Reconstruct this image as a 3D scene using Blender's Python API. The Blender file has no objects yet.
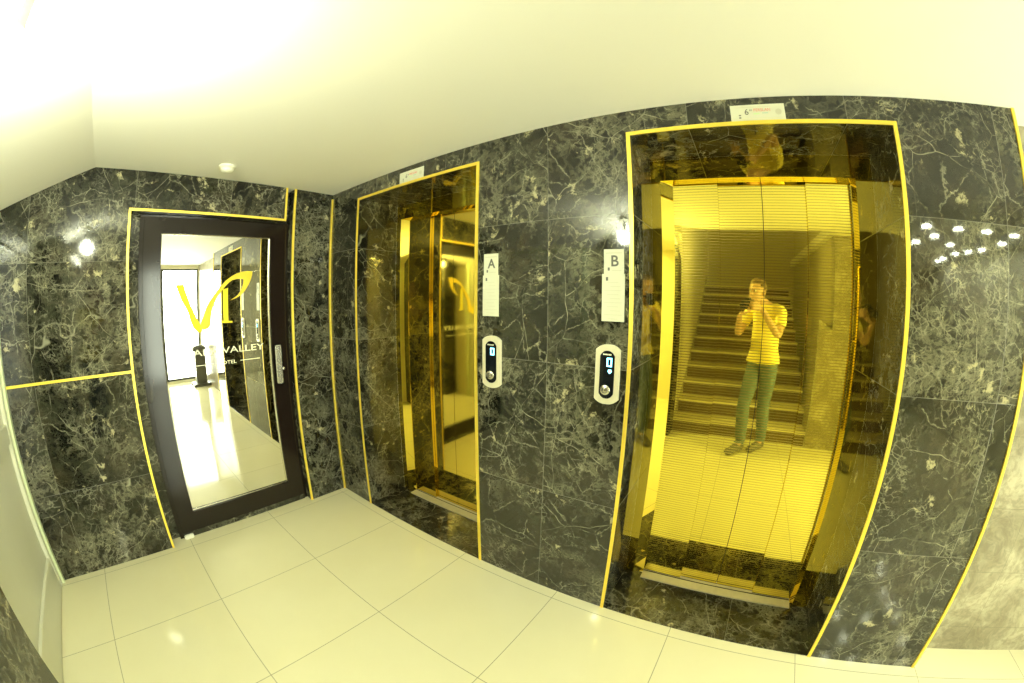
import bpy, bmesh, math, random
from mathutils import Vector, Matrix
random.seed(7)
sc = bpy.context.scene
COL = sc.collection
PI = math.pi

# ------------------------------------------------------------------ dimensions (metres)
H = 2.2177            # ceiling height
A0, A1 = 0.353, 1.361 # first lift recess
B0, B1 = 2.105, 3.120 # second lift recess
XE = 3.647            # end of the lift wall
HO = 2.112            # height of the recesses
DEP = 0.335           # depth of the recesses
YB = -2.1247          # wall with the white door
YK = -1.6134          # crease of the ceiling
YR = 0.13             # wall beyond the lift wall
XW = 5.6              # entrance glazing
ZL = 1.975            # soffit height at the white door wall

# ------------------------------------------------------------------ helpers
def link(o, parent=None):
    COL.objects.link(o)
    if parent is not None:
        o.parent = parent
    return o

def obj(name, bm, mat, parent=None, smooth=False):
    bmesh.ops.recalc_face_normals(bm, faces=bm.faces[:])
    me = bpy.data.meshes.new(name)
    bm.to_mesh(me); bm.free()
    if smooth:
        for p in me.polygons: p.use_smooth = True
    for m in (mat if isinstance(mat, (list, tuple)) else [mat]):
        me.materials.append(m)
    o = bpy.data.objects.new(name, me)
    link(o)
    if parent is not None:
        o.parent = parent
        o.matrix_parent_inverse = Matrix.Translation(parent.location).inverted()
    return o

def thing(name, label, cat, loc=(0, 0, 0), group=None):
    o = bpy.data.objects.new(name, None)
    o.empty_display_size = 0.1
    o.location = loc
    link(o)
    o['label'] = label; o['category'] = cat
    if group: o['group'] = group
    return o

def tag(o, label, cat, group=None):
    o['label'] = label; o['category'] = cat
    if group: o['group'] = group
    return o

def struct(o, label=None):
    o['kind'] = 'structure'
    if label: o['label'] = label
    return o

def box(bm, x0, x1, y0, y1, z0, z1):
    v = [bm.verts.new((x, y, z)) for x in (x0, x1) for y in (y0, y1) for z in (z0, z1)]
    for f in ((0,1,3,2),(4,6,7,5),(0,4,5,1),(2,3,7,6),(0,2,6,4),(1,5,7,3)):
        bm.faces.new([v[i] for i in f])
    return bm

def bx(*a, bevel=0.0):
    bm = box(bmesh.new(), *a)
    if bevel:
        bmesh.ops.bevel(bm, geom=bm.edges[:], offset=bevel, segments=2, affect='EDGES')
    return bm

def prism(pts, axis, a, b, bm=None):
    """pts = outline in the two remaining axes, in order; extruded from a to b along axis"""
    bm = bm or bmesh.new()
    def P(p, t):
        if axis == 0: return (t, p[0], p[1])
        if axis == 1: return (p[0], t, p[1])
        return (p[0], p[1], t)
    lo = [bm.verts.new(P(p, a)) for p in pts]
    hi = [bm.verts.new(P(p, b)) for p in pts]
    bm.faces.new(lo); bm.faces.new(list(reversed(hi)))
    n = len(pts)
    for i in range(n):
        bm.faces.new((lo[i], hi[i], hi[(i+1) % n], lo[(i+1) % n]))
    return bm

def bevel_all(bm, off, seg=2, ang=0.5):
    es = [e for e in bm.edges if len(e.link_faces) == 2 and e.calc_face_angle(0) > ang]
    bmesh.ops.bevel(bm, geom=es, offset=off, segments=seg, affect='EDGES')
    return bm

def lathe(profile, segs=32, mtx=Matrix.Identity(4), bm=None):
    """profile: list of (r, z) revolved about local z"""
    bm = bm or bmesh.new()
    rings = []
    for r, z in profile:
        if r < 1e-6:
            rings.append([bm.verts.new(mtx @ Vector((0, 0, z)))])
        else:
            rings.append([bm.verts.new(mtx @ Vector((r*math.cos(2*PI*k/segs), r*math.sin(2*PI*k/segs), z))) for k in range(segs)])
    for a, b in zip(rings, rings[1:]):
        for k in range(segs):
            k2 = (k+1) % segs
            if len(a) == 1 and len(b) == 1: continue
            if len(a) == 1: bm.faces.new((a[0], b[k], b[k2]))
            elif len(b) == 1: bm.faces.new((a[k], b[0], a[k2]))
            else: bm.faces.new((a[k], b[k], b[k2], a[k2]))
    return bm

def frame_ring(outer, inner, axis, a, b, open_bottom=False):
    """ring of rectangular outline, extruded"""
    (u0, u1, w0, w1), (i0, i1, j0, j1) = outer, inner
    if open_bottom:
        pts = [(u0, w0), (u0, w1), (u1, w1), (u1, w0), (i1, w0), (i1, j1), (i0, j1), (i0, w0)]
        return prism(pts, axis, a, b)
    bm = bmesh.new()
    def P(p, t):
        if axis == 0: return (t, p[0], p[1])
        if axis == 1: return (p[0], t, p[1])
        return (p[0], p[1], t)
    O = [(u0, w0), (u1, w0), (u1, w1), (u0, w1)]
    I = [(i0, j0), (i1, j0), (i1, j1), (i0, j1)]
    vs = {}
    for nm, L in (('O', O), ('I', I)):
        for t, tt in ((0, a), (1, b)):
            vs[nm, t] = [bm.verts.new(P(p, tt)) for p in L]
    for k in range(4):
        m = (k+1) % 4
        bm.faces.new((vs['O', 0][k], vs['O', 0][m], vs['I', 0][m], vs['I', 0][k]))
        bm.faces.new((vs['O', 1][k], vs['O', 1][m], vs['I', 1][m], vs['I', 1][k]))
        bm.faces.new((vs['O', 0][k], vs['O', 0][m], vs['O', 1][m], vs['O', 1][k]))
        bm.faces.new((vs['I', 0][k], vs['I', 0][m], vs['I', 1][m], vs['I', 1][k]))
    return bm

# ------------------------------------------------------------------ materials
class NT:
    def __init__(s, name):
        s.m = bpy.data.materials.new(name); s.m.use_nodes = True
        s.t = s.m.node_tree; s.n = s.t.nodes; s.l = s.t.links
        s.bsdf = s.n['Principled BSDF']; s.out = s.n['Material Output']
    def node(s, typ, **kw):
        nd = s.n.new(typ)
        for k, v in kw.items(): setattr(nd, k, v)
        return nd
    def put(s, sock, v):
        if hasattr(v, 'is_output') or isinstance(v, bpy.types.NodeSocket): s.l.new(v, sock)
        else: sock.default_value = v
    def math(s, op, a, b=0.0, c=0.0, clamp=False):
        nd = s.node('ShaderNodeMath', operation=op, use_clamp=clamp)
        s.put(nd.inputs[0], a); s.put(nd.inputs[1], b); s.put(nd.inputs[2], c)
        return nd.outputs[0]
    def vmath(s, op, a, b=(0, 0, 0), out=0):
        nd = s.node('ShaderNodeVectorMath', operation=op)
        s.put(nd.inputs[0], a)
        if op == 'SCALE': s.put(nd.inputs['Scale'], b)
        else: s.put(nd.inputs[1], b)
        return nd.outputs[out]
    def noise(s, vec, scale, detail=4.0, rough=0.55, color=False, dist=0.0):
        nd = s.node('ShaderNodeTexNoise')
        s.put(nd.inputs['Vector'], vec); nd.inputs['Scale'].default_value = scale
        nd.inputs['Detail'].default_value = detail; nd.inputs['Roughness'].default_value = rough
        nd.inputs['Distortion'].default_value = dist
        return nd.outputs['Color'] if color else nd.outputs['Fac']
    def voro(s, vec, scale, feature='DISTANCE_TO_EDGE', rnd=1.0):
        nd = s.node('ShaderNodeTexVoronoi', feature=feature)
        s.put(nd.inputs['Vector'], vec); nd.inputs['Scale'].default_value = scale
        nd.inputs['Randomness'].default_value = rnd
        return nd.outputs['Distance']
    def remap(s, v, a, b, c=0.0, d=1.0, smooth=True):
        nd = s.node('ShaderNodeMapRange', interpolation_type='SMOOTHSTEP' if smooth else 'LINEAR')
        s.put(nd.inputs['Value'], v)
        for i, x in zip((1, 2, 3, 4), (a, b, c, d)): s.put(nd.inputs[i], x)
        return nd.outputs[0]
    def mix(s, f, a, b):
        nd = s.node('ShaderNodeMix', data_type='RGBA')
        s.put(nd.inputs[0], f); s.put(nd.inputs[6], a); s.put(nd.inputs[7], b)
        return nd.outputs[2]
    def objco(s):
        return s.node('ShaderNodeTexCoord').outputs['Object']
    def sep(s, v):
        nd = s.node('ShaderNodeSeparateXYZ'); s.put(nd.inputs[0], v); return nd.outputs
    def comb(s, x, y, z):
        nd = s.node('ShaderNodeCombineXYZ')
        for i, v in enumerate((x, y, z)): s.put(nd.inputs[i], v)
        return nd.outputs[0]
    def bump(s, h, strength=0.3, dist=0.01):
        nd = s.node('ShaderNodeBump'); nd.inputs['Strength'].default_value = strength
        nd.inputs['Distance'].default_value = dist; s.put(nd.inputs['Height'], h)
        s.l.new(nd.outputs[0], s.bsdf.inputs['Normal'])
    def set(s, **kw):
        for k, v in kw.items(): s.put(s.bsdf.inputs[k.replace('_', ' ')], v)
        return s

def c4(r, g, b): return (r, g, b, 1.0)

def simple(name, col, rough=0.5, metal=0.0, **kw):
    t = NT(name)
    # a whisper of procedural variation so that no surface is perfectly uniform
    co = t.objco()
    n = t.noise(co, kw.pop('nscale', 6.0), 3)
    amt = kw.pop('var', 0.04)
    dark = tuple(max(0, x*(1-amt)) for x in col); lite = tuple(min(1, x*(1+amt)) for x in col)
    t.set(Base_Color=t.mix(n, c4(*dark), c4(*lite)), Roughness=rough, Metallic=metal)
    for k, v in kw.items(): t.put(t.bsdf.inputs[k.replace('_', ' ')], v)
    return t.m

def joint_mask(t, co, origin, size, width):
    """returns (mask of the joint lines 0..1, tile index vector)"""
    x = t.sep(co)
    idx = []; m = None
    for i in range(3):
        if size[i] is None:
            idx.append(0.0); continue
        u = t.math('DIVIDE', t.math('SUBTRACT', x[i], origin[i]), size[i])
        idx.append(t.math('FLOOR', u))
        fr = t.math('FRACT', u)
        dd = t.math('MULTIPLY', t.math('MINIMUM', fr, t.math('SUBTRACT', 1.0, fr)), size[i])
        k = t.math('LESS_THAN', dd, width/2)
        m = k if m is None else t.math('MAXIMUM', m, k)
    return m, t.comb(*idx)

def marble(name, origin=(0, 0, 0), size=(None, None, None), rough=0.05, seed=0.0, ior=1.52):
    t = NT(name)
    co = t.objco()
    m, idx = joint_mask(t, co, origin, size, 0.0026)
    wn = t.node('ShaderNodeTexWhiteNoise', noise_dimensions='3D'); t.put(wn.inputs['Vector'], t.vmath('ADD', idx, (0.37+seed, 0.11, 0.73)))
    off = t.vmath('SCALE', wn.outputs['Color'], 7.0)
    p = t.vmath('ADD', co, off)
    # domain warping
    w1 = t.vmath('SUBTRACT', t.noise(p, 2.6, 3, .5, True), (.5, .5, .5))
    q0 = t.vmath('ADD', p, t.vmath('SCALE', w1, 0.16))
    w2 = t.vmath('SUBTRACT', t.noise(q0, 19, 4, .65, True), (.5, .5, .5))
    q = t.vmath('ADD', q0, t.vmath('SCALE', w2, 0.046))
    cloud = t.noise(q, 4.2, 7, .66)
    base = t.mix(t.remap(cloud, .40, .66), c4(.0028, .0032, .0022), c4(.021, .022, .014))
    brown = t.remap(t.noise(t.vmath('ADD', p, (7, 3, 1)), 3.3, 4, .6), .50, .68)
    base = t.mix(t.math('MULTIPLY', brown, .5), base, c4(.036, .026, .015))
    # wispy smoke: ridged turbulence, strong only in some regions
    region = t.remap(t.noise(p, 2.3, 3, .55), .40, .64)
    region2 = t.remap(t.noise(t.vmath('ADD', p, (4, 4, 4)), 3.1, 3, .6), .44, .62)
    rg = t.math('ABSOLUTE', t.math('SUBTRACT', t.noise(q, 8, 9, .72), .5))
    wisp = t.math('MULTIPLY', t.remap(rg, 0, .075, 1, 0), t.math('MULTIPLY_ADD', region, .75, .18))
    base = t.mix(t.math('MULTIPLY', t.math('POWER', wisp, 1.3), .80), base, c4(.165, .16, .105))
    grain = t.remap(t.noise(q, 38, 7, .8), .50, .72)
    base = t.mix(t.math('MULTIPLY', grain, t.math('MULTIPLY_ADD', region2, .55, .12)), base, c4(.25, .24, .165))
    # thin veins: a fine web, a few long near-straight cracks, ridges
    brk = t.remap(t.noise(p, 11, 5, .7), .42, .57)
    brk2 = t.remap(t.noise(t.vmath('ADD', p, (2, 8, 4)), 6, 5, .7), .45, .58)
    v1 = t.remap(t.voro(q, 6.5), .0, .026, 1, 0)
    v2 = t.remap(t.voro(t.vmath('ADD', q, (3.1, .7, 1.9)), 15.0), .0, .040, 1, 0)
    v3 = t.remap(t.voro(t.vmath('ADD', q, (1.1, 5.7, 2.9)), 34.0), .0, .095, 1, 0)
    v4 = t.remap(t.voro(t.vmath('ADD', q0, (8.1, 5.7, 2.9)), 2.6), .0, .006, 1, 0)
    v = t.math('MULTIPLY', v1, t.math('MULTIPLY', brk, .48))
    v = t.math('MAXIMUM', v, t.math('MULTIPLY', v2, t.math('MULTIPLY', t.math('MULTIPLY', brk2, region), .50)))
    v = t.math('MAXIMUM', v, t.math('MULTIPLY', v3, t.math('MULTIPLY', t.math('MULTIPLY', region2, brk), .45)))
    v = t.math('MAXIMUM', v, t.math('MULTIPLY', v4, t.math('MULTIPLY_ADD', brk2, .5, .18)))
    colr = t.mix(v, base, c4(.34, .33, .235))
    # cream flecks
    fl = t.remap(t.noise(t.vmath('ADD', q, (9, 2, 5)), 10, 6, .7), .60, .68)
    colr = t.mix(t.math('MULTIPLY', fl, .75), colr, c4(.46, .42, .25))
    if m is not None:
        colr = t.mix(t.math('MULTIPLY', m, .75), colr, c4(.11, .105, .075))
        t.set(Roughness=t.math('ADD', t.math('MULTIPLY', m, .5), rough))
        t.bump(t.math('SUBTRACT', 1.0, m), .25, .002)
    else:
        t.set(Roughness=rough)
    t.set(Base_Color=colr, IOR=ior)
    return t.m

M = {}
M['marble_lift'] = marble('dark_marble_lift_wall', (1.743, 0, -.015), (.6, None, .6), rough=.045, ior=1.66)
M['marble_left'] = marble('dark_marble_left_wall', (0, -1.36, -.089), (None, .6, .6), rough=.06, seed=2.3)
M['marble_pier'] = marble('dark_marble_pier', (0, 5, -.09), (None, 9, None), rough=.06, seed=4.1)
M['marble_recess'] = marble('dark_marble_door_recess', rough=.06, seed=1.3)
M['marble_floor'] = marble('dark_marble_threshold', (2.716, 0, 0), (9, None, None), rough=.07, seed=5.2)
M['marble_riser'] = marble('dark_marble_riser', rough=.08, seed=6.2)

def mk_floor():
    t = NT('cream_porcelain_tile')
    co = t.objco()
    m, idx = joint_mask(t, co, (.0563, -.0588, 0), (.6, .6, None), .0035)
    wn = t.node('ShaderNodeTexWhiteNoise', noise_dimensions='3D'); t.put(wn.inputs['Vector'], t.vmath('ADD', idx, (.2, .3, .4)))
    n = t.noise(co, 2.5, 4)
    a = t.mix(n, c4(.70, .66, .425), c4(.78, .74, .50))
    a = t.mix(t.math('MULTIPLY', wn.outputs['Value'], .25), a, c4(.69, .66, .46))
    col = t.mix(t.math('MULTIPLY', m, .8), a, c4(.20, .19, .11))
    t.set(Base_Color=col, Roughness=t.math('ADD', .09, t.math('MULTIPLY', m, .5)), IOR=1.5)
    t.bump(t.math('SUBTRACT', 1.0, m), .2, .002)
    return t.m
M['floor'] = mk_floor()

def mk_plaster(name, a, b, rough=.75):
    t = NT(name); co = t.objco()
    t.set(Base_Color=t.mix(t.noise(co, 1.3, 4), c4(*a), c4(*b)), Roughness=rough)
    t.bump(t.noise(co, 90, 3), .03, .003)
    return t.m
M['ceiling'] = mk_plaster('cream_ceiling_paint', (.82, .80, .73), (.86, .84, .77))
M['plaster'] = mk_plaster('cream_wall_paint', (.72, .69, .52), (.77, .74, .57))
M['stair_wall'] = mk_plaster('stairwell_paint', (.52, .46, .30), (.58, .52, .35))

def mk_stone():
    t = NT('beige_grey_stone_tile'); co = t.objco()
    m, idx = joint_mask(t, co, (3.95, 0, .14), (.6, None, .3), .003)
    warp = t.vmath('ADD', co, t.vmath('SCALE', t.noise(co, 4, 3, .5, True), .25))
    n = t.noise(warp, 3.5, 6, .65); n2 = t.noise(warp, 26, 5, .7)
    col = t.mix(t.remap(n, .35, .68), c4(.23, .20, .13), c4(.50, .455, .32))
    col = t.mix(t.math('MULTIPLY', t.remap(n2, .42, .62), .5), col, c4(.16, .14, .09))
    sp = t.remap(t.voro(warp, 9), 0, .03, 1, 0)
    col = t.mix(t.math('MULTIPLY', sp, .18), col, c4(.45, .42, .30))
    col = t.mix(t.math('MULTIPLY', m, .45), col, c4(.12, .11, .07))
    t.set(Base_Color=col, Roughness=.28)
    return t.m
M['stone'] = mk_stone()

M['gold_trim'] = simple('gold_trim_metal', (.95, .72, .10), .38, .55)
def mk_mirror(name, col, rough, ribs=False):
    t = NT(name); co = t.objco()
    n = t.noise(co, 7, 4, .6)
    sm = t.remap(n, .55, .75)                       # faint smears
    base = t.mix(t.math('MULTIPLY', sm, .25), c4(*col), c4(col[0]*.85, col[1]*.82, col[2]*.8))
    r = t.math('ADD', rough, t.math('MULTIPLY', sm, .03))
    if ribs:
        z = t.sep(co)[2]
        fr = t.math('FRACT', t.math('DIVIDE', z, .0128))
        lim = t.math('MULTIPLY', t.math('LESS_THAN', z, 1.99), 1.0)
        line = t.math('MULTIPLY', t.math('LESS_THAN', fr, .30), lim)
        base = t.mix(t.math('MULTIPLY', line, .85), base, c4(col[0]*.72, col[1]*.66, col[2]*.9))
        r = t.math('ADD', r, t.math('MULTIPLY', line, .20))
    t.set(Base_Color=base, Roughness=r, Metallic=1.0)
    return t.m
M['gold_mirror'] = mk_mirror('gold_mirror_steel', (.94, .74, .11), .02)
M['gold_leaf_plain'] = mk_mirror('gold_mirror_steel_dull', (.86, .66, .12), .055)
M['gold_ribbed'] = mk_mirror('gold_mirror_steel_etched_lines', (.95, .79, .12), .02, True)
M['gold_brown'] = mk_mirror('bronze_gold_mirror_steel', (.80, .52, .08), .03)
M['sill'] = simple('worn_aluminium_sill', (.55, .50, .34), .45, .25, nscale=30, var=.15)
M['black'] = simple('black_rubber', (.012, .011, .009), .5)
M['frame_black'] = simple('black_lacquered_frame', (.012, .008, .006), .13, IOR=1.38)
M['door_glass'] = mk_mirror('mirror_tinted_door_glass', (.90, .90, .86), .0)
M['logo_gold'] = simple('yellow_gold_vinyl', (.78, .66, .01), .6)
M['logo_gold2'] = simple('orange_gold_vinyl', (.78, .58, .03), .6)
M['letter'] = simple('pale_frosted_letter', (.86, .84, .62), .4)
M['steel'] = simple('brushed_steel', (.72, .69, .58), .24, 1.0, nscale=60)
M['silver'] = simple('satin_silver_plate', (.80, .76, .56), .32, .25)
M['panel_glass'] = simple('black_display_glass', (.006, .008, .010), .06)
M['paper'] = simple('white_paper', (.64, .645, .52), .6)
M['ink'] = simple('grey_ink', (.10, .10, .085), .6)
M['ink_faint'] = simple('faint_grey_ink', (.55, .54, .42), .6)
M['ink_red'] = simple('red_ink', (.72, .22, .17), .6)
M['ink_green'] = simple('green_ink', (.55, .72, .38), .6)
M['ink_teal'] = simple('teal_ink', (.35, .55, .48), .6)
M['white_plastic'] = simple('white_plastic', (.80, .79, .66), .35)
M['white_door'] = simple('white_painted_door', (.66, .66, .52), .32)
M['white_jamb'] = simple('pale_green_white_jamb', (.60, .66, .42), .3)
M['riser'] = simple('brown_stone_riser', (.17, .125, .07), .25, nscale=14, var=.35)
M['tread'] = simple('cream_marble_tread', (.66, .60, .42), .15, nscale=12, var=.12)
M['skin'] = simple('skin', (.62, .40, .27), .45, nscale=20)
M['shirt'] = simple('yellow_cotton', (.88, .76, .20), .8, nscale=40)
M['jeans'] = simple('blue_grey_denim', (.13, .18, .22), .85, nscale=80, var=.2)
M['shoe'] = simple('grey_shoe', (.12, .11, .10), .5)
M['hair'] = simple('brown_hair', (.14, .09, .045), .55, nscale=90, var=.4)
M['cam_body'] = simple('black_camera_body', (.015, .015, .015), .45)
M['eye'] = simple('eye_white', (.8, .8, .78), .2)
M['iris'] = simple('brown_iris', (.05, .025, .01), .2)
M['pedestal'] = simple('dark_grey_stone', (.09, .085, .065), .35, var=.2)
M['alu_frame'] = simple('dark_window_frame', (.05, .045, .04), .4)

def emit(name, col, strength):
    t = NT(name)
    t.set(Base_Color=c4(*col), Emission_Color=c4(*col), Emission_Strength=strength)
    return t.m
M['bulb'] = emit('lit_frosted_globe', (.95, 1.0, .72), 1000)
M['spot'] = emit('lit_spotlight_lens', (.95, 1.0, .72), 285)
M['stair_fill'] = emit('added_fill_lamp_glow', (.95, 1.0, .66), 42)  # glow of the fill lamp added in the stairwell
M['digit'] = emit('cyan_lit_digit', (.25, .80, 1.0), 4.5)
def mk_pane():
    t = NT('clear_window_pane')
    tr = t.node('ShaderNodeBsdfTransparent'); tr.inputs[0].default_value = c4(.97, .98, .97)
    gl = t.node('ShaderNodeBsdfGlossy'); gl.inputs['Roughness'].default_value = 0.0
    fr = t.node('ShaderNodeFresnel'); fr.inputs[0].default_value = 1.5
    mx = t.node('ShaderNodeMixShader')
    t.l.new(fr.outputs[0], mx.inputs[0]); t.l.new(tr.outputs[0], mx.inputs[1]); t.l.new(gl.outputs[0], mx.inputs[2])
    t.l.new(mx.outputs[0], t.out.inputs[0]); t.n.remove(t.bsdf)
    return t.m
M['pane'] = mk_pane()

# ------------------------------------------------------------------ room shell
struct(obj('floor', bx(-.14, 5.75, -5.7, .55, -.12, 0), M['floor']))
struct(obj('ceiling', prism([(-.14, .45), (5.75, .45), (5.75, -5.7), (3.45, -5.7), (3.45, -1.93), (1.83, -1.93), (1.83, YK), (-.14, YK)], 2, H, H+.10), M['ceiling']))
sl = (H-ZL)/(YK-YB)
zs = lambda y: H+(y-YK)*sl
struct(obj('ceiling_slope', prism([(YK, H), (YB-.08, zs(YB-.08)), (YB-.08, zs(YB-.08)+.2), (YK, H+.1)], 0, -.14, 1.83), M['ceiling']))

# lift wall, one slab with two openings down to the floor
struct(obj('wall_front', prism([(-.14, 0), (A0, 0), (A0, HO), (A1, HO), (A1, 0), (B0, 0), (B0, HO), (B1, HO), (B1, 0), (XE, 0), (XE, H), (-.14, H)], 1, 0, DEP), M['marble_lift']))
struct(obj('wall_front_core', bx(-.14, XE, .47, .55, 0, H+.1), M['plaster']))
struct(obj('wall_right', bx(XE, 5.75, YR, .47, 0, H), M['stone']))

# wall with the glazed hotel door: cladding stands 10 cm proud of the door recess
YD, YH, YP = -1.378, -.365, -.310
HD = 1.987
struct(obj('wall_left', prism([(YB-.08, 0), (YD, 0), (YD, HD), (YH, HD), (YH, H), (YK, H), (YB-.08, zs(YB-.08))], 0, -.10, 0), M['marble_left']))
struct(obj('wall_left_corner', bx(-.10, 0, YP, 0, 0, H), M['marble_pier']))
struct(obj('wall_left_recess', bx(-.14, -.10, YB-.08, 0, 0, H), M['marble_recess']))

# white door wall and the dark marble pier beside it
struct(obj('wall_back', bx(-.14, 1.83, YB-.16, YB-.08, 0, H), M['plaster']))
struct(obj('wall_back_pier', prism([(-1.95, 0), (-2.205, 0), (-2.205, zs(-2.205)), (-1.95, zs(-1.95))], 0, 1.30, 1.83), M['marble_riser']))
# stairwell
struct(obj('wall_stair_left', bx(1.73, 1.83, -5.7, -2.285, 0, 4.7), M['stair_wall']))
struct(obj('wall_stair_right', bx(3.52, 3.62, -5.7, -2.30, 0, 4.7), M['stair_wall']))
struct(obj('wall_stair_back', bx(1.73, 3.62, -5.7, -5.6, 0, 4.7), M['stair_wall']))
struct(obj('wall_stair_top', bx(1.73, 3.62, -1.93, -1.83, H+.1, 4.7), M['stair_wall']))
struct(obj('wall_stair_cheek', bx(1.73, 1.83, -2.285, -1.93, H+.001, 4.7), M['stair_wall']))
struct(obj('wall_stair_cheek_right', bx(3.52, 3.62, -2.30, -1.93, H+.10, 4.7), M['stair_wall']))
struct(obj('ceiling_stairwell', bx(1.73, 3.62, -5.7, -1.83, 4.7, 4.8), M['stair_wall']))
struct(obj('wall_stair_stone', bx(3.52, 3.95, -2.30, -2.15, 0, H), M['stone']))
# low stone parapet with a swept top beside the stairs
pp = [(3.36, 0), (3.52, 0), (3.52, 1.27)]
for k in range(9):
    a = PI/2*k/8
    pp.append((3.50-.14*math.sin(a), 1.27+.10*(1-math.cos(a))*0+.08*math.cos(a)*0+.09*math.sin(a)))
struct(obj('wall_stair_parapet', prism(pp, 1, -2.60, -2.15), M['stone']))

# lobby
struct(obj('wall_lobby_left', bx(3.62, 3.95, -5.7, -2.30, 0, H), M['plaster']))
struct(obj('wall_lobby_back', bx(3.95, 5.75, -5.7, -5.5, 0, H), M['plaster']))
# entrance wall with the glazed opening
WY0, WY1, WZ0, WZ1 = -1.02, .12, .04, 2.15
struct(obj('wall_entrance', frame_ring((-5.5, .47, 0, H), (WY0, WY1, WZ0, WZ1), 0, XW, XW+.15), M['plaster']))

# entrance window
w1 = thing('window_1', None, None, (XW+.05, WY0, WZ0)); del w1['label']; del w1['category']; w1['kind'] = 'structure'
obj('window_frame', frame_ring((WY0, WY1, WZ0, WZ1), (WY0+.03, WY1-.03, WZ0+.04, WZ1-.03), 0, XW+.03, XW+.09), M['alu_frame'], w1)
for y in (-.62,):
    obj('mullion', bx(XW+.035, XW+.085, y-.025, y+.025, WZ0+.04, WZ1-.03), M['alu_frame'], w1)
    obj('door_pull', bx(XW-.03, XW-.005, y+.06, y+.085, .75, 1.35, bevel=.004), M['steel'], w1)
obj('pane', bx(XW+.055, XW+.061, WY0+.028, WY1-.028, WZ0+.038, WZ1-.028), M['pane'], w1)

# ------------------------------------------------------------------ gold trims on the walls
def trim(n, bm):
    struct(obj('trim_%d' % n, bevel_all(bm, .0015), M['gold_trim']))
g = .014
trim(1, prism([(YD, 0), (YD, HD), (YH, HD), (YH, H), (YH-g, H), (YH-g, HD+g), (YD-g, HD+g), (YD-g, 0)], 0, -.002, .006))
trim(2, bx(-.002, .007, YB, YD-g-.0005, 1.102, 1.116))
trim(3, bx(-.004, .007, YP-.004, YP+.012, 0, H))
trim(4, bx(.0, .012, -.0125, -.0005, 0, H-.035))
trim(5, bx(XE-.010, XE+.003, -.006, .004, 0, H))

# ------------------------------------------------------------------ hotel door (mirror glass in a black frame)
d1 = thing('door_1', None, None, (-.08, -.8, 0)); del d1['label']; del d1['category']; d1['kind'] = 'structure'
FX = -.10
fr = frame_ring((-1.292, YP-.025, .04, 1.965), (-1.183, -.448, .17, 1.876), 0, FX, FX+.045)
obj('door_frame', bevel_all(fr, .006, 3), M['frame_black'], d1)
obj('outer_casing', frame_ring((-1.318, YP-.001, 0.0, 1.982), (-1.2925, YP-.0255, .0, 1.9655), 0, FX, FX+.03, True), M['frame_black'], d1)
obj('bottom_plinth', bx(FX, FX+.04, -1.292, YP-.026, 0, .0395), M['marble_recess'], d1)
obj('glass', bx(FX+.002, FX+.020, -1.1825, -.4485, .1705, 1.8755), M['door_glass'], d1)
gb = frame_ring((-1.182, -.449, .171, 1.875), (-1.178, -.458, .175, 1.871), 0, FX+.0202, FX+.026)
for v in gb.verts:
    if v.co.x > FX+.025 and (-1.1785 < v.co.y < -.4575): v.co.x -= .004
obj('glass_edge', gb, M['steel'], d1)
LX = FX+.0215
def flat(name, pts, mat, parent, x=LX):
    return obj(name, prism(pts, 0, x, x+.0015), mat, parent)
flat('logo_letter', [(-1.085, 1.577), (-1.033, 1.576), (-1.022, 1.535), (-1.0055, 1.495), (-.990, 1.452), (-.972, 1.414), (-.952, 1.368), (-.930, 1.329), (-.922, 1.298), (-.930, 1.285), (-.945, 1.284), (-.9765, 1.311), (-.995, 1.355), (-1.008, 1.407), (-1.028, 1.447), (-1.0485, 1.479), (-1.066, 1.525)], M['logo_gold'], d1)
flat('logo_swoosh', [(-.936, 1.308), (-.925, 1.347), (-.913, 1.3755), (-.886, 1.437), (-.862, 1.474), (-.835, 1.507), (-.810, 1.537), (-.785, 1.5645), (-.752, 1.598), (-.714, 1.6235), (-.680, 1.641), (-.643, 1.6515), (-.605, 1.656), (-.5695, 1.6536), (-.572, 1.630), (-.580, 1.604), (-.594, 1.573), (-.611, 1.547), (-.630, 1.521), (-.653, 1.501), (-.686, 1.484), (-.7257, 1.471), (-.700, 1.486), (-.674, 1.502), (-.656, 1.523), (-.6425, 1.548), (-.634, 1.575), (-.632, 1.604), (-.658, 1.608), (-.684, 1.6045), (-.712, 1.597), (-.7345, 1.582), (-.756, 1.563), (-.775, 1.541), (-.797, 1.515), (-.816, 1.488), (-.836, 1.455), (-.852, 1.417), (-.862, 1.368), (-.866, 1.325), (-.883, 1.306), (-.912, 1.298)], M['logo_gold2'], d1, LX+.0016)
flat('logo_stem', [(-.775, 1.541), (-.740, 1.550), (-.743, 1.343), (-.715, 1.341), (-.715, 1.329), (-.790, 1.333), (-.790, 1.345), (-.776, 1.347)], M['logo_gold'], d1, LX)

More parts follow.
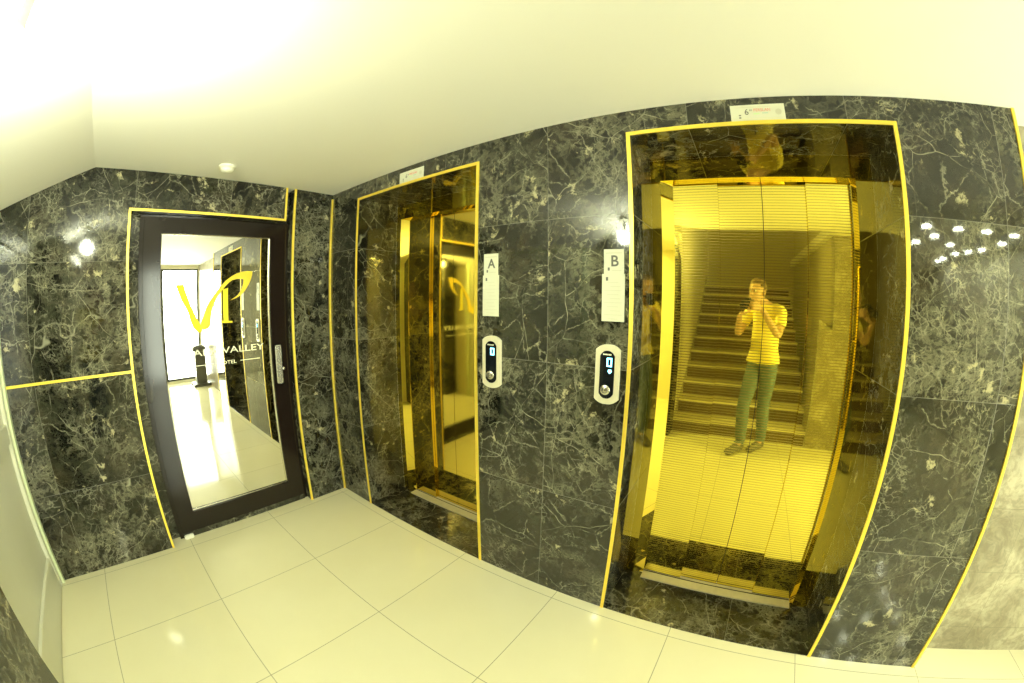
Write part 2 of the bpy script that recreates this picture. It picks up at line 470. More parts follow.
_dg = None
def text(name, body, height, mat, parent, origin, ax='X', depth=.0012, width=None, align='CENTER', bold=0.0):
    """flat lettering: ax 'X' faces +X, ax 'Y' faces -Y; origin = baseline anchor, height = cap height"""
    cu = bpy.data.curves.new(name, 'FONT')
    cu.body = body; cu.size = 1.0; cu.align_x = align; cu.extrude = depth/2/(height/.70); cu.resolution_u = 3; cu.offset = bold
    tmp = bpy.data.objects.new(name+'_curve', cu); COL.objects.link(tmp)
    bpy.context.view_layer.update()
    me = bpy.data.meshes.new_from_object(tmp.evaluated_get(bpy.context.evaluated_depsgraph_get()))
    bpy.data.objects.remove(tmp); bpy.data.curves.remove(cu)
    s = height/.70
    xs = [v.co.x for v in me.vertices]
    sx = s if width is None else width/max(1e-6, (max(xs)-min(xs)))
    if ax == 'X': R = Matrix(((0, 0, 1), (1, 0, 0), (0, 1, 0)))
    else: R = Matrix(((1, 0, 0), (0, 0, -1), (0, 1, 0)))
    for v in me.vertices:
        c = R @ Vector((v.co.x*sx, v.co.y*s, v.co.z*s))
        v.co = c + Vector(origin)
    me.name = name; me.materials.clear(); me.materials.append(mat)
    o = bpy.data.objects.new(name, me); link(o)
    o.parent = parent; o.matrix_parent_inverse = Matrix.Translation(parent.location).inverted()
    return o
text('lettering', 'PARK VALLEY', .040, M['letter'], d1, (LX+.001, -.768, 1.142), 'X', width=.53)
text('lettering', 'HOTEL', .022, M['letter'], d1, (LX+.001, -.768, 1.073), 'X', width=.125)
obj('lettering_line', bx(LX, LX+.0015, -1.00, -.86, 1.081, 1.085), M['letter'], d1)
obj('lettering_line', bx(LX, LX+.0015, -.675, -.535, 1.084, 1.088), M['letter'], d1)
# lever side handle: back plate, two posts and a flat pull
hd = obj('handle', bx(FX+.070, FX+.082, -.438, -.393, .905, 1.165, bevel=.004), M['steel'], d1)
for z in (.945, 1.125):
    obj('handle_post', lathe([(0, 0), (.008, 0), (.008, .026), (0, .026)], 16, Matrix.Translation((FX+.0445, -.414, z)) @ Matrix.Rotation(PI/2, 4, 'Y')), M['steel'], hd, True)
obj('lock_cylinder', lathe([(0, 0), (.011, 0), (.011, .008), (.004, .010), (0, .010)], 20, Matrix.Translation((FX+.045, -.372, 1.0)) @ Matrix.Rotation(PI/2, 4, 'Y')), M['steel'], d1, True)
obj('floor_pivot', bx(FX+.041, FX+.068, -1.290, -1.225, .001, .028, bevel=.005), M['white_plastic'], d1)

# ------------------------------------------------------------------ white panelled door
d2 = thing('door_2', None, None, (.45, YB-.04, 0)); del d2['label']; del d2['category']; d2['kind'] = 'structure'
Y0 = YB-.075
obj('door_casing', frame_ring((.001, 1.02, 0, 1.966), (.030, .96, 0, 1.94), 1, Y0, YB+.004, True), M['white_jamb'], d2)
obj('door_leaf', bx(.0305, .9595, Y0, YB-.03, .004, 1.9395), M['white_door'], d2)
for z0, z1 in ((.004, .20), (.845, .945), (1.84, 1.9395)):
    obj('rail', bx(.0705, .895, YB-.0298, YB-.012, z0, z1, bevel=.004), M['white_door'], d2)
for x0, x1 in ((.031, .070), (.8955, .959)):
    obj('stile', bx(x0, x1, YB-.0298, YB-.010, .004, 1.9395, bevel=.004), M['white_door'], d2)
obj('door_knob', lathe([(0, 0), (.012, 0), (.012, .03), (.026, .04), (.026, .055), (0, .062)], 24, Matrix.Translation((.928, YB-.010, 1.0)) @ Matrix.Rotation(-PI/2, 4, 'X')), M['steel'], d2, True)

# ------------------------------------------------------------------ lifts
def elevator(x0, x1, label, ribbed):
    e = thing('elevator', label, 'elevator', ((x0+x1)/2, DEP, 0), None)
    g = .009
    # gold angle trim around the opening
    obj('gold_trim', bevel_all(frame_ring((x0-g, x1+g, 0, HO+g), (x0+.006, x1-.006, 0, HO-.006), 1, -.006, -.0002, True), .002), M['gold_trim'], e)
    # mirror architrave: flat outer band then a splayed inner band
    y0, y1 = DEP+.0006, DEP+.036
    fl = (x0, x0+.046, x0+.098); fr_ = (x1, x1-.080, x1-.094)
    zt = (HO, HO-.100, HO-.112)
    bm = bmesh.new()
    def strip(P):
        rows = []
        for (a, b) in P:   # list of (x, y, z) triples along the profile
            pass
    rings = []
    for k, y in ((0, y0), (1, y0), (2, y1), (3, y1+.03)):
        kk = min(k, 2)
        rings.append([bm.verts.new(c) for c in ((fl[kk], y, .0), (fl[kk], y, zt[kk]), (fr_[kk], y, zt[kk]), (fr_[kk], y, .0))])
    for a, b in zip(rings, rings[1:]):
        for i in range(3):
            bm.faces.new((a[i], a[i+1], b[i+1], b[i]))
    obj('door_surround', bm, M['gold_mirror'], e)
    # landing floor of the recess and the metal sill
    obj('threshold', bx(x0+.0006, x1-.0006, .0, DEP+.02, -.02, .0022), M['marble_floor'], e)
    sl_ = obj('sill', bevel_all(bx(x0+.099, x1-.095, DEP-.028, DEP+.085, .0024, .010), .002), M['sill'], e)
    for y in (DEP+.030, DEP+.058):
        obj('sill_groove', bx(x0+.10, x1-.096, y, y+.006, .0101, .0112), M['black'], sl_)
    # four sliding leaves, outer pair in front of the inner pair
    a, b = x0+.098, x1-.094
    w = (b-a)/4
    mt = M['gold_ribbed'] if ribbed else M['gold_leaf_plain']
    lay = [(a, a+w+.004, DEP+.038), (a+w, a+2*w-.0015, DEP+.056), (a+2*w+.0015, a+3*w, DEP+.056), (a+3*w-.004, b, DEP+.038)]
    for k, (p, q, y) in enumerate(lay):
        obj('door_panel', bevel_all(bx(p, q, y, y+.016, .014, 2.0), .0012, 1), mt, e)
    obj('gap_light_block', bx(a+2*w-.012, a+2*w+.012, DEP+.073, DEP+.078, .014, 2.0), M['black'], e)  # added strip behind the centre gap, keeps outside light out
    obj('shaft_light_block', bx(x0, x1, DEP+.095, DEP+.10, 0, HO), M['black'], e)  # added unseen plate, stops daylight leaking in past the leaves
    return e
elevator(A0, A1, 'smaller-looking gold mirror lift doors beside the hotel door, under sign A side', False)
elevator(B0, B1, 'large gold mirror lift doors with fine horizontal lines, right of sign B', True)
for o in COL.objects:
    if o.name.startswith('elevator') and o.get('category'):
        o['label'] = ('recessed plain gold mirror lift doors near the corner, left of notice A' if o.location.x < 1.5 else
                      'recessed gold mirror lift doors with fine horizontal lines, right of notice B')

# ------------------------------------------------------------------ call panels
def stadium(cx, cz, w, h, bulge, r, n=8):
    """rounded upright plate outline: near-straight sides, arched ends"""
    pts = []
    hw, hh = w/2, h/2
    for s in (1, -1):
        for k in range(2*n+1):
            t = -1+k/n
            x = hw*t*(1 if s > 0 else -1)
            z = hh-bulge*abs(t)**2.6
            pts.append((cx+x, cz+s*z))
    return pts
def ring_digit(cx, cz, w, h, t, y, name, parent, glyph='0'):
    bm = bmesh.new()
    if glyph == '0':
        bm.free()
        bm = frame_ring((cx-w/2, cx+w/2, cz-h/2, cz+h/2), (cx-w/2+t, cx+w/2-t, cz-h/2+t, cz+h/2-t), 1, y-.001, y)
        return obj(name, bevel_all(bm, .0004, 1), M['digit'], parent)
def call_panel(cx, z0, z1, w, label, digit_h, arrow, btn):
    cz = (z0+z1)/2
    p = thing('call_panel', label, 'elevator call panel', (cx, 0, cz), 'lift call panels')
    bm = prism(stadium(cx, cz, w, z1-z0, .020, .03), 1, -.014, 0)
    obj('face_plate', bevel_all(bm, .004, 3, .9), M['silver'], p)
    bm = prism(stadium(cx, cz, w*.60, (z1-z0)*.80, .020, .03), 1, -.0165, -.0142)
    sc_ = obj('display_glass', bm, M['panel_glass'], p)
    ring_digit(cx+.009, cz+.050, .021, digit_h, .0048, -.0167, 'digit', sc_)
    if arrow:
        bm = prism([(cx+.006, cz+.022), (cx+.018, cz+.022), (cx+.018, cz+.016), (cx+.0215, cz+.016), (cx+.012, cz+.006), (cx+.0025, cz+.016), (cx+.006, cz+.016)], 1, -.0177, -.0167)
        obj('direction_arrow', bm, M['digit'], sc_)
    for k in range(6):
        obj('maker_mark', bx(cx-.018+k*.006, cx-.014+k*.006, -.0172, -.0167, cz+.077, cz+.083), M['letter'], sc_)
    b = obj('call_button', lathe([(.0, .006), (.014, .006), (.0155, .004), (.0180, .004), (.0205, .002), (.0205, 0)], 32, Matrix.Translation((cx+btn, -.0166, cz-.060)) @ Matrix.Rotation(PI/2, 4, 'X')), M['steel'], p, True)
    obj('button_ring', lathe([(.0125, .0062), (.0125, .0072), (.0105, .0072), (.0105, .0062)], 32, Matrix.Translation((cx+btn, -.0166, cz-.060)) @ Matrix.Rotation(PI/2, 4, 'X')), M['ink'], b, True)
    return p
call_panel(1.462, 1.040, 1.281, .100, 'slim silver lift call panel showing a lit 0, below notice A', .032, False, -.004)
call_panel(2.018, 1.046, 1.281, .100, 'silver lift call panel showing a lit 0 above an arrow, below notice B', .034, True, -.004)

# ------------------------------------------------------------------ paper notices
def notice(letter, xt0, xt1, xb0, xb1, z0, zm, z1, label):
    p = thing('notice', label, 'notice', ((xt0+xt1)/2, 0, zm), 'paper notices beside the lifts')
    up = obj('upper_sheet', bx(xt0, xt1, -.0014, -.0002, zm-.004, z1), M['paper'], p)
    lo = obj('lower_sheet', bx(xb0, xb1, -.0028, -.0016, z0, zm), M['paper'], p)
    cx = (xt0+xt1)/2
    text('letter', letter, .042, M['ink'], up, (cx+.003, -.0018, z1-.066), 'Y', depth=.0006, bold=.018)
    w = xt1-xt0
    obj('print', bx(xt0+.008, xt1-.008, -.0017, -.0014, z1-.017, z1-.013), M['ink_faint'], up)
    obj('print', bx(xt0+.016, xt0+.024, -.0017, -.0014, zm+.013, zm+.025), M['ink'], up)
    obj('print', bx(xt0+.032, xt1-.010, -.0017, -.0014, zm+.012, zm+.015), M['ink_faint'], up)
    obj('print', bx(xb0+.016, xb0+.025, -.0031, -.0028, zm-.026, zm-.012), M['ink'], lo)
    z = zm-.018
    k = 0
    while z > z0+.02:
        z -= .0155; k += 1
        obj('print', bx(xb0+.010+.012*(k % 3), xb1-.010-.008*((k*2) % 3), -.0031, -.0028, z, z+.0018), M['ink_faint'], lo)
    return p
notice('A', 1.408, 1.489, 1.404, 1.495, 1.369, 1.556, 1.655, 'narrow white paper notice with a large letter A on dark marble')
notice('B', 1.990, 2.072, 1.983, 2.076, 1.370, 1.552, 1.648, 'narrow white paper notice with a large letter B beside the right lift')

def capacity_sign(x0, label):
    p = thing('capacity_sign', label, 'sign', (x0+.1, 0, 2.15), 'capacity signs over the lifts')
    x1 = x0+.203
    c = obj('card', bx(x0, x1, -.003, -.0003, HO+.0095, 2.187), M['paper'], p)
    y = -.0034
    text('number', '6', .024, M['ink'], c, (x0+.060, y, 2.146), 'Y', depth=.0006)
    text('small_print', 'KI', .008, M['ink'], c, (x0+.076, y, 2.160), 'Y', depth=.0006)
    text('red_print', 'PERSLAN', .012, M['ink_red'], c, (x0+.118, y, 2.158), 'Y', depth=.0006, width=.062)
    obj('print', bx(x0+.085, x0+.108, y, -.003, 2.146, 2.151), M['ink_green'], c)
    obj('print', bx(x0+.118, x0+.140, y, -.003, 2.149, 2.152), M['ink_teal'], c)
    obj('print', bx(x0+.030, x0+.038, y, -.003, 2.142, 2.147), M['ink'], c)
    obj('print', bx(x0+.030, x0+.038, y, -.003, 2.132, 2.137), M['ink'], c)
    obj('print', bx(x0+.020, x0+.150, y, -.003, 2.176, 2.1775), M['ink_faint'], c)
    obj('stamp', lathe([(0, .0004), (.012, .0004), (.012, 0)], 24, Matrix.Translation((x1-.024, -.003, 2.154)) @ Matrix.Rotation(PI/2, 4, 'X')), M['ink_faint'], c)
capacity_sign(2.510, 'small white sign with a black 6 and red print above the right lift')
capacity_sign(.776, 'small white sign above the left lift, against the gold trim')

# ------------------------------------------------------------------ smoke detector
s = thing('smoke_detector', 'round white smoke detector on the ceiling near the hotel door', 'smoke detector', (.256, -.872, H))
T = Matrix.Translation((.256, -.872, H)) @ Matrix.Rotation(PI, 4, 'X')
obj('base', lathe([(0, .0005), (.052, .0005), (.052, .010), (.048, .014), (0, .014)], 40, T), M['white_plastic'], s, True)
obj('sensor_dome', lathe([(.040, .0142), (.040, .026), (.034, .034), (.018, .038), (0, .038)], 40, T), M['white_plastic'], s, True)

# ------------------------------------------------------------------ lamp hanging from the sloping soffit
LP = Vector((1.53, -1.745, 1.985))
zc = zs(LP.y)
s = thing('globe_lamp', 'lit frosted globe lamp hanging under the sloping soffit beside the stairs', 'lamp', (LP.x, LP.y, zc))
T = Matrix.Translation(LP)
obj('ceiling_rose', lathe([(0, zc-LP.z+.025), (.045, zc-LP.z+.025), (.045, zc-LP.z-.022), (.03, zc-LP.z-.03), (0, zc-LP.z-.03)], 28, T), M['white_plastic'], s, True)
obj('lamp_holder', lathe([(0, zc-LP.z-.03), (.012, zc-LP.z-.03), (.012, .065), (.020, .060), (.020, .036), (0, .036)], 20, T), M['white_plastic'], s, True)
obj('globe', lathe([(0, -.040)]+[(.040*math.sin(a), -.040*math.cos(a)) for a in [PI*k/16 for k in range(1, 14)]]+[(.016, .0385)], 32, T), M['bulb'], s, True)

# ------------------------------------------------------------------ recessed spots of the lobby ceiling
first = None
spots = [(4.23, -2.15), (4.555, -2.15), (4.86, -2.15), (5.19, -2.18), (4.51, -2.555), (5.34, -2.605), (4.48, -2.96), (5.38, -3.066), (5.33, -3.29), (5.275, -3.52), (5.42, -4.29), (5.36, -4.02), (4.9, -2.96), (4.48, -3.5)]
for x, y in spots:
    if first is None:
        r = thing('ceiling_spotlight', 'small lit recessed spotlight in the lobby ceiling right of the lifts', 'spotlight', (x, y, H), 'recessed spotlights in the lobby ceiling')
        T = Matrix.Translation((x, y, H)) @ Matrix.Rotation(PI, 4, 'X')
        obj('bezel', lathe([(.040, .0004), (.052, .0004), (.050, .006), (.040, .004)], 28, T), M['white_plastic'], r, True)
        obj('lens', lathe([(0, .003), (.040, .003), (.040, .0006)], 28, T), M['spot'], r, True)
        first = r
    else:
        r = first.copy(); COL.objects.link(r); r.location = (x, y, H)
        for ch in first.children:
            c = ch.copy(); COL.objects.link(c); c.parent = r; c.matrix_parent_inverse = ch.matrix_parent_inverse.copy()

# ------------------------------------------------------------------ pedestal by the entrance
PX, PY = 5.05, -.03
s = thing('pedestal', 'dark pedestal with a round top standing by the bright entrance glazing', 'pedestal', (PX, PY, 0))
obj('foot', bevel_all(bx(PX-.17, PX+.17, PY-.17, PY+.17, .001, .05), .008), M['pedestal'], s)
obj('column', bevel_all(bx(PX-.10, PX+.10, PY-.10, PY+.10, .0505, .62), .01), M['pedestal'], s)
obj('round_top', lathe([(0, .6205), (.09, .6205), (.13, .64), (.14, .68), (.10, .72), (.04, .74), (0, .745)], 32, Matrix.Translation((PX, PY, 0))), M['pedestal'], s, True)

# ------------------------------------------------------------------ stairs
s = thing('staircase', 'straight flight of dark marble stairs with pale treads behind the photographer', 'stairs', (2.6, -2.18, 0))
NS, RI, RU = 11, .163, .285
for k in range(NS):
    y = -2.18-RU*k; z = RI*(k+1)
    deep = RU if k < NS-1 else -(-5.6-y)
    obj('riser', bx(1.832, 3.358, y-.02, y, RI*k+.001, z-.0305), M['riser'], s)
    obj('tread', bevel_all(bx(1.832, 3.358, max(-5.598, y-deep-.018), y+.022, z-.030, z), .004), M['tread'], s)
obj('stringer_skirting', prism([(-2.18-.02, .2), (-2.18-.02, .05), (-2.18-RU*NS, RI*NS+.05), (-2.18-RU*NS, RI*NS+.2)], 0, 1.8305, 1.8315), M['tread'], s)

s = thing('stairwell_fill_lamp', 'added round fill lamp, out of view, high up in the stairwell', 'lamp', (2.65, -3.3, 4.7))  # added fill lamp, out of view, brightens the stairwell
T = Matrix.Translation((2.65, -3.3, 4.7)) @ Matrix.Rotation(PI, 4, 'X')
obj('rim', lathe([(.15, .001), (.17, .001), (.168, .05), (.15, .05)], 36, T), M['white_plastic'], s, True)
obj('diffuser', lathe([(0, .056), (.10, .052), (.149, .040), (.149, .002)], 36, T), M['stair_fill'], s, True)

# ------------------------------------------------------------------ the photographer (seen in the lift doors)
CAM = Vector((2.51616, -1.42239, 1.45062))
FWD = Vector((-.5519464834, .8265741199, -.1101376579))
RIGHT = Vector((.8310734726, .5560962189, .0085952627))
UP = Vector((-.0683517569, .0867883608, .9938791766))

def skin_bm(chains, subd=2):
    """chains: list of lists of (point, radius); points equal to an earlier one are shared. Returns evaluated bmesh."""
    verts, rad, edges, look = [], [], [], {}
    def vid(p, r):
        k = tuple(round(c, 4) for c in p)
        if k not in look:
            look[k] = len(verts); verts.append(Vector(p)); rad.append(r)
        return look[k]
    for ch in chains:
        ids = [vid(p, r) for p, r in ch]
        edges += list(zip(ids, ids[1:]))
    me = bpy.data.meshes.new('tmp'); me.from_pydata(verts, edges, [])
    o = bpy.data.objects.new('tmp', me); COL.objects.link(o)
    m = o.modifiers.new('s', 'SKIN'); m.use_smooth_shade = True
    for i, sv in enumerate(me.skin_vertices[0].data):
        r = rad[i]
        sv.radius = r if isinstance(r, tuple) else (r, r)
    me.skin_vertices[0].data[0].use_root = True
    sd = o.modifiers.new('d', 'SUBSURF'); sd.levels = subd
    bpy.context.view_layer.update()
    me2 = bpy.data.meshes.new_from_object(o.evaluated_get(bpy.context.evaluated_depsgraph_get()))
    bm = bmesh.new(); bm.from_mesh(me2)
    bpy.data.objects.remove(o); bpy.data.meshes.remove(me); bpy.data.meshes.remove(me2)
    return bm

def remesh(bm, voxel, smooth_it=2):
    me = bpy.data.meshes.new('tmp'); bm.to_mesh(me); bm.free()
    o = bpy.data.objects.new('tmp', me); COL.objects.link(o)
    m = o.modifiers.new('r', 'REMESH'); m.mode = 'VOXEL'; m.voxel_size = voxel; m.use_smooth_shade = True
    if smooth_it:
        k = o.modifiers.new('k', 'SMOOTH'); k.iterations = smooth_it; k.factor = .5
    bpy.context.view_layer.update()
    me2 = bpy.data.meshes.new_from_object(o.evaluated_get(bpy.context.evaluated_depsgraph_get()))
    out = bmesh.new(); out.from_mesh(me2)
    bpy.data.objects.remove(o); bpy.data.meshes.remove(me); bpy.data.meshes.remove(me2)
    return out

def ball(bm, c, r, mtx=Matrix.Identity(3), seg=20):
    """ellipsoid, r = radii in the frame mtx"""
    g_ = bmesh.ops.create_uvsphere(bm, u_segments=seg, v_segments=seg//2+2, radius=1.0)
    for v in g_['verts']:
        v.co = Vector(c)+mtx @ Vector((v.co.x*r[0], v.co.y*r[1], v.co.z*r[2]))
    return bm

# figure axes: F = facing, S = figure's right
F = Vector((-.555, .83, 0)).normalized(); S = Vector((F.y, -F.x, 0))
def fp(o, s_, f, z): return tuple(Vector((o[0], o[1], 0))+S*s_+F*f+Vector((0, 0, z)))
O = (2.765, -1.830)        # pelvis centre on plan
pel = fp(O, 0, 0, .93); wai = fp(O, 0, .0, 1.06); che = fp(O, 0, -.01, 1.27); nb = fp(O, 0, .01, 1.435); nt = fp(O, -.02, .075, 1.50)
hc = Vector(fp(O, -.035, .135, 1.585))
shR, shL = fp(O, .180, 0, 1.415), fp(O, -.180, 0, 1.415)
elR, elL = fp(O, .235, .15, 1.18), fp(O, -.225, .17, 1.17)
camc = CAM - FWD*.085                  # centre of the camera body
wrR = tuple(camc + RIGHT*.086 - FWD*.100 - UP*.030)
wrL = tuple(camc - RIGHT*.088 - FWD*.010 - UP*.085)
hipR, hipL = fp(O, .085, 0, .90), fp(O, -.085, 0, .90)
ftR = Vector(fp(O, .02, -.10, 0)); ftL = Vector(fp(O, -.085, .14, 0))
knR = tuple(ftR+Vector((0, 0, .49))+F*.035); knL = tuple(ftL+Vector((0, 0, .49))+F*.02)
anR = tuple(ftR+Vector((0, 0, .085))-F*.02); anL = tuple(ftL+Vector((0, 0, .085))-F*.02)
toR = tuple(ftR+F*.13+Vector((0, 0, .035))); toL = tuple(ftL+F*.13+Vector((0, 0, .035)))

person = thing('person', 'person in yellow shirt and blue-grey jeans holding a camera up, standing before the stairs', 'person', (O[0], O[1], 0))
body = skin_bm([
    [(pel, (.135, .10)), (wai, (.125, .09)), (che, (.145, .10)), (nb, (.085, .07)), (nt, .052), (tuple(hc-Vector((0, 0, .03))), .055)],
    [(nb, (.085, .07)), (shR, .056), (tuple((Vector(shR)+Vector(elR))/2), .046), (elR, .038), (tuple((Vector(elR)*.6+Vector(wrR)*.4)), .037), (wrR, .026)],
    [(nb, (.085, .07)), (shL, .056), (tuple((Vector(shL)+Vector(elL))/2), .046), (elL, .038), (tuple((Vector(elL)*.6+Vector(wrL)*.4)), .037), (wrL, .026)],
    [(pel, (.135, .10)), (hipR, .092), (tuple((Vector(hipR)+Vector(knR))/2), .076), (knR, .055), (tuple((Vector(knR)*.65+Vector(anR)*.35)), .053), (anR, .034), (toR, .032)],
    [(pel, (.135, .10)), (hipL, .092), (tuple((Vector(hipL)+Vector(knL))/2), .076), (knL, .055), (tuple((Vector(knL)*.65+Vector(anL)*.35)), .053), (anL, .034), (toL, .032)],
])
HM = Matrix((S, F, Vector((0, 0, 1)))).transposed()      # head frame: x right, y forward, z up
hp = lambda x, y, z: hc+HM @ Vector((x, y, z))
ball(body, hp(0, -.012, .03), (.076, .095, .098), HM)     # skull
ball(body, hp(0, .030, -.030), (.058, .062, .072), HM)    # face
ball(body, hp(0, .060, -.088), (.030, .026, .022), HM)    # chin
ball(body, hp(0, .100, -.018), (.012, .018, .024), HM)    # nose tip
ball(body, hp(0, .092, .004), (.009, .012, .028), HM)     # nose bridge
ball(body, hp(0, .088, -.056), (.024, .010, .006), HM)    # upper lip
ball(body, hp(0, .085, -.067), (.021, .010, .007), HM)    # lower lip
for sgn in (1, -1):
    ball(body, hp(sgn*.078, -.010, -.005), (.010, .020, .032), HM)   # ear
    ball(body, hp(sgn*.030, .080, .028), (.022, .012, .007), HM)     # brow
# hands: palm, four bent fingers around the camera and a thumb from the side of the palm
def hand(wr, to, across, curl, lens=(.075, .083, .078, .062)):
    """wr wrist; to = direction of palm; across = little-finger -> index direction; curl = direction the fingers bend"""
    wr = Vector(wr); to = to.normalized(); across = across.normalized(); curl = curl.normalized()
    pc = wr+to*.045
    fr3 = Matrix((across, curl, to)).transposed()
    ball(body, pc, (.040, .016, .050), fr3, 16)
    for i, L in enumerate(lens):
        b = pc+to*.030+across*(.030-.020*i)
        p1 = b+to*L*.38+curl*.006; p2 = p1+(to*.45+curl*.75).normalized()*L*.34; p3 = p2+(curl*.95-to*.15).normalized()*L*.28
        fb = skin_bm([[(tuple(b-to*.02), .0095), (tuple(p1), .0090), (tuple(p2), .0082), (tuple(p3), .0070)]], 1)
        me = bpy.data.meshes.new('t'); fb.to_mesh(me); fb.free(); body.from_mesh(me); bpy.data.meshes.remove(me)
    b = pc-to*.022+across*.030
    p1 = b+across*.028+to*.020+curl*.010; p2 = p1+across*.012+to*.030+curl*.010
    fb = skin_bm([[(tuple(b-across*.02), .012), (tuple(b), .0115), (tuple(p1), .0100), (tuple(p2), .0085)]], 1)
    me = bpy.data.meshes.new('t'); fb.to_mesh(me); fb.free(); body.from_mesh(me); bpy.data.meshes.remove(me)
hand(wrR, FWD*.95+UP*.22-RIGHT*.05, UP*.95-FWD*.2, -RIGHT)
hand(wrL, RIGHT*.95+UP*.20, FWD, UP)
body = remesh(body, .0055, 2)
# the shirt follows the body's own surface: torso, shoulders and upper arms, pushed outwards
def seg_d(p, a, b):
    a, b = Vector(a), Vector(b)
    t_ = max(0.0, min(1.0, (p-a).dot(b-a)/(b-a).length_squared))
    return (p-(a+(b-a)*t_)).length, t_
sh = body.copy()
bad = []
for v in sh.verts:
    p = v.co
    best = []
    dt, _ = seg_d(p, fp(O, 0, 0, .90), che); best.append((dt-.13, 'torso', p.z > .905))
    dt, _ = seg_d(p, che, nb); best.append((dt-.12, 'torso', True))
    dt, tt = seg_d(p, nb, nt); best.append((dt-.055, 'neck', tt < .12))
    dt, _ = seg_d(p, tuple(hc+Vector((0, 0, -.05))), tuple(hc)); best.append((dt-.06, 'head', False))
    for a_, e_, w_ in ((shR, elR, wrR), (shL, elL, wrL)):
        dt, _ = seg_d(p, nb, a_); best.append((dt-.055, 'yoke', True))
        dt, tt = seg_d(p, a_, e_); best.append((dt-.045, 'arm', tt < .62))
        dt, _ = seg_d(p, e_, w_); best.append((dt-.035, 'fore', False))
    for h_, k_ in ((hipR, knR), (hipL, knL)):
        dt, _ = seg_d(p, h_, k_); best.append((dt-.09, 'leg', p.z > .905))
    if not min(best, key=lambda c: c[0])[2] or p.z > 1.475 or p.z < .905: bad.append(v)
bmesh.ops.delete(sh, geom=bad, context='VERTS')
# keep the one large piece
seen, parts_ = set(), []
for v in sh.verts:
    if v in seen: continue
    st, comp = [v], []
    seen.add(v)
    while st:
        c = st.pop(); comp.append(c)
        for e_ in c.link_edges:
            n_ = e_.other_vert(c)
            if n_ not in seen: seen.add(n_); st.append(n_)
    parts_.append(comp)
parts_.sort(key=len)
bmesh.ops.delete(sh, geom=[v for c in parts_[:-1] for v in c], context='VERTS')
sh.normal_update()
for v in sh.verts:
    loose = .012+.020*max(0, min(1, (1.25-v.co.z)/.35))
    loose += .0035*math.sin(v.co.z*46+v.co.x*25)*math.sin(v.co.y*38+v.co.z*11)
    v.co += v.normal*loose
for _ in range(4): bmesh.ops.smooth_vert(sh, verts=sh.verts[:], factor=.5, use_axis_x=True, use_axis_y=True, use_axis_z=True)
so = obj('shirt', sh, M['shirt'], person, True)
jn = body.copy()
bad = []
for v in jn.verts:
    p = v.co
    d_arm = min(seg_d(p, e_, w_)[0] for e_, w_ in ((elR, wrR), (elL, wrL)))
    if p.z > .945 or p.z < .085 or d_arm < .10: bad.append(v)
bmesh.ops.delete(jn, geom=bad, context='VERTS')
jn.normal_update()
for v in jn.verts:
    k_ = max(0, min(1, (.80-v.co.z)/.5))
    v.co += v.normal*(.007+.012*k_+.0025*math.sin(v.co.z*70+v.co.x*30)*k_)
for _ in range(3): bmesh.ops.smooth_vert(jn, verts=jn.verts[:], factor=.5, use_axis_x=True, use_axis_y=True, use_axis_z=True)
obj('body', body, M['skin'], person, True)
obj('jeans', jn, M['jeans'], person, True)
for ft in (ftR, ftL):
    bm = bmesh.new()
    ball(bm, ft+F*.155+Vector((0, 0, .036)), (.046, .075, .036), HM)
    ball(bm, ft-F*.02+Vector((0, 0, .050)), (.042, .060, .050), HM)
    ball(bm, ft+F*.06+Vector((0, 0, .046)), (.043, .100, .045), HM)
    for v in bm.verts:
        if v.co.z < .006: v.co.z = .001
    bm = remesh(bm, .006, 2)
    lo = min(v.co.z for v in bm.verts)
    for v in bm.verts: v.co.z += .001-lo
    obj('shoe', bm, M['shoe'], person, True)
bm = bmesh.new()
ball(bm, hp(0, -.022, .045), (.084, .100, .096), HM, 32)
for v in list(bm.verts):
    q = HM.transposed() @ (v.co-hc)
    if q.z < .035 and q.y > -.02: bm.verts.remove(v)
    elif q.z < -.055 or (q.y > .045 and q.z < .075): bm.verts.remove(v)
geo = bmesh.ops.solidify(bm, geom=bm.faces[:], thickness=.008)
obj('hair', bm, M['hair'], person, True)
for sgn in (1, -1):
    e_ = obj('eye', ball(bmesh.new(), hp(sgn*.030, .079, .012), (.011, .011, .010), HM, 16), M['eye'], person, True)
    obj('iris', ball(bmesh.new(), hp(sgn*.030, .0885, .012), (.0045, .002, .0045), HM, 12), M['iris'], e_, True)

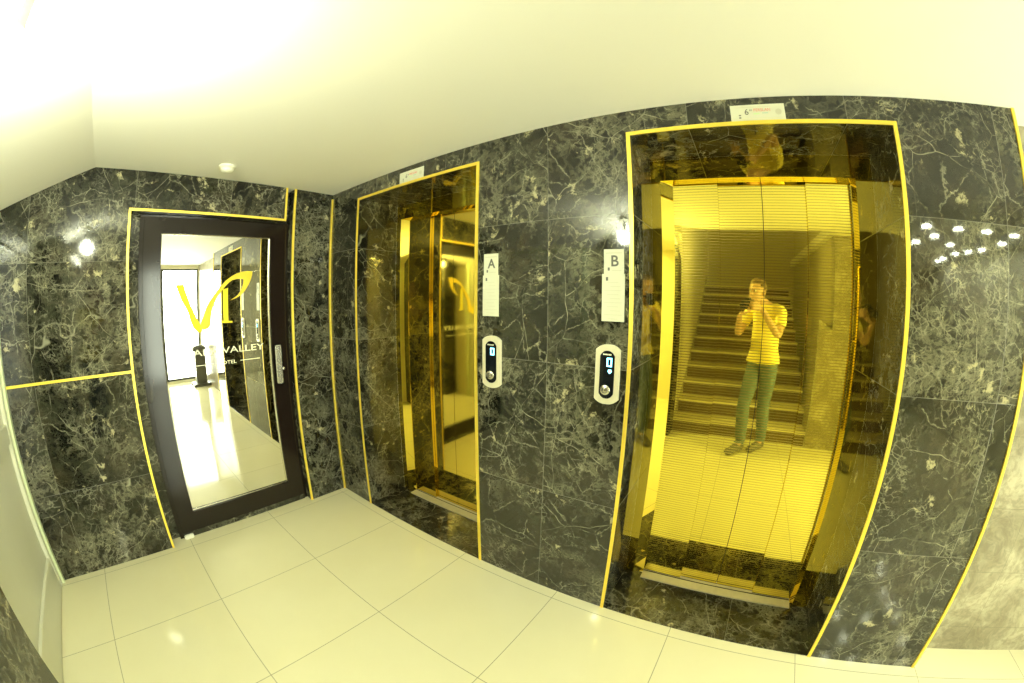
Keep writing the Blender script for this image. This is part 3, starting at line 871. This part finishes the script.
# camera held at the eye: its lens ends just behind the viewpoint
CM = Matrix((RIGHT, UP, -FWD)).transposed()
def cm_at(p): return Matrix.Translation(p) @ CM.to_4x4()
cam_t = thing('camera', 'black camera with a wide lens held up by the person in yellow', 'camera', tuple(camc))
bm = bx(-.066, .066, -.045, .045, -.022, .022, bevel=.008)
box(bm, -.022, .022, .040, .066, -.020, .020)
bmesh.ops.transform(bm, matrix=cm_at(camc-FWD*.02), verts=bm.verts[:])
obj('camera_body', bm, M['cam_body'], cam_t)
obj('lens', lathe([(0, 0), (.031, 0), (.033, -.030), (.033, -.062), (.036, -.066), (.036, -.0715), (.030, -.0720), (0, -.0720)], 32, cm_at(camc+FWD*.0025)), M['cam_body'], cam_t, True)

# ------------------------------------------------------------------ light from outside
w = bpy.data.worlds.new('daylight'); sc.world = w; w.use_nodes = True
w.node_tree.nodes['Background'].inputs[0].default_value = (.95, 1.0, .80, 1)
w.node_tree.nodes['Background'].inputs[1].default_value = 22.0
L = bpy.data.lights.new('window_portal', 'AREA'); L.shape = 'RECTANGLE'; L.size = WY1-WY0; L.size_y = WZ1-WZ0
L.cycles.is_portal = True
lo = bpy.data.objects.new('window_portal', L); COL.objects.link(lo)
lo.location = (XW+.14, (WY0+WY1)/2, (WZ0+WZ1)/2); lo.rotation_euler = (PI/2, 0, PI/2)

# ------------------------------------------------------------------ viewpoint: full-frame fisheye
cd = bpy.data.cameras.new('fisheye_camera'); co = bpy.data.objects.new('fisheye_camera', cd); COL.objects.link(co)
cd.type = 'PANO'; cd.panorama_type = 'FISHEYE_LENS_POLYNOMIAL'
cd.fisheye_fov = math.radians(220)
cd.sensor_width = 36.0; cd.sensor_fit = 'HORIZONTAL'
cd.fisheye_polynomial_k0 = 0.0
cd.fisheye_polynomial_k1 = -7.2553996362e-02
cd.fisheye_polynomial_k2 = -2.3585964717e-04
cd.fisheye_polynomial_k3 = 2.1240452960e-05
cd.fisheye_polynomial_k4 = 6.9485316754e-08
cd.clip_start = .001; cd.clip_end = 100
co.matrix_world = Matrix.Translation(CAM) @ CM.to_4x4()
sc.camera = co

sc.view_settings.view_transform = 'Standard'
sc.view_settings.look = 'None'
sc.view_settings.gamma = 1.0
sc.view_settings.use_curve_mapping = False
sc.view_settings.exposure = 0.4
sc.cycles.use_denoising = True
sc.cycles.max_bounces = 14
sc.cycles.glossy_bounces = 8
sc.cycles.diffuse_bounces = 6
sc.cycles.sample_clamp_indirect = 12.0
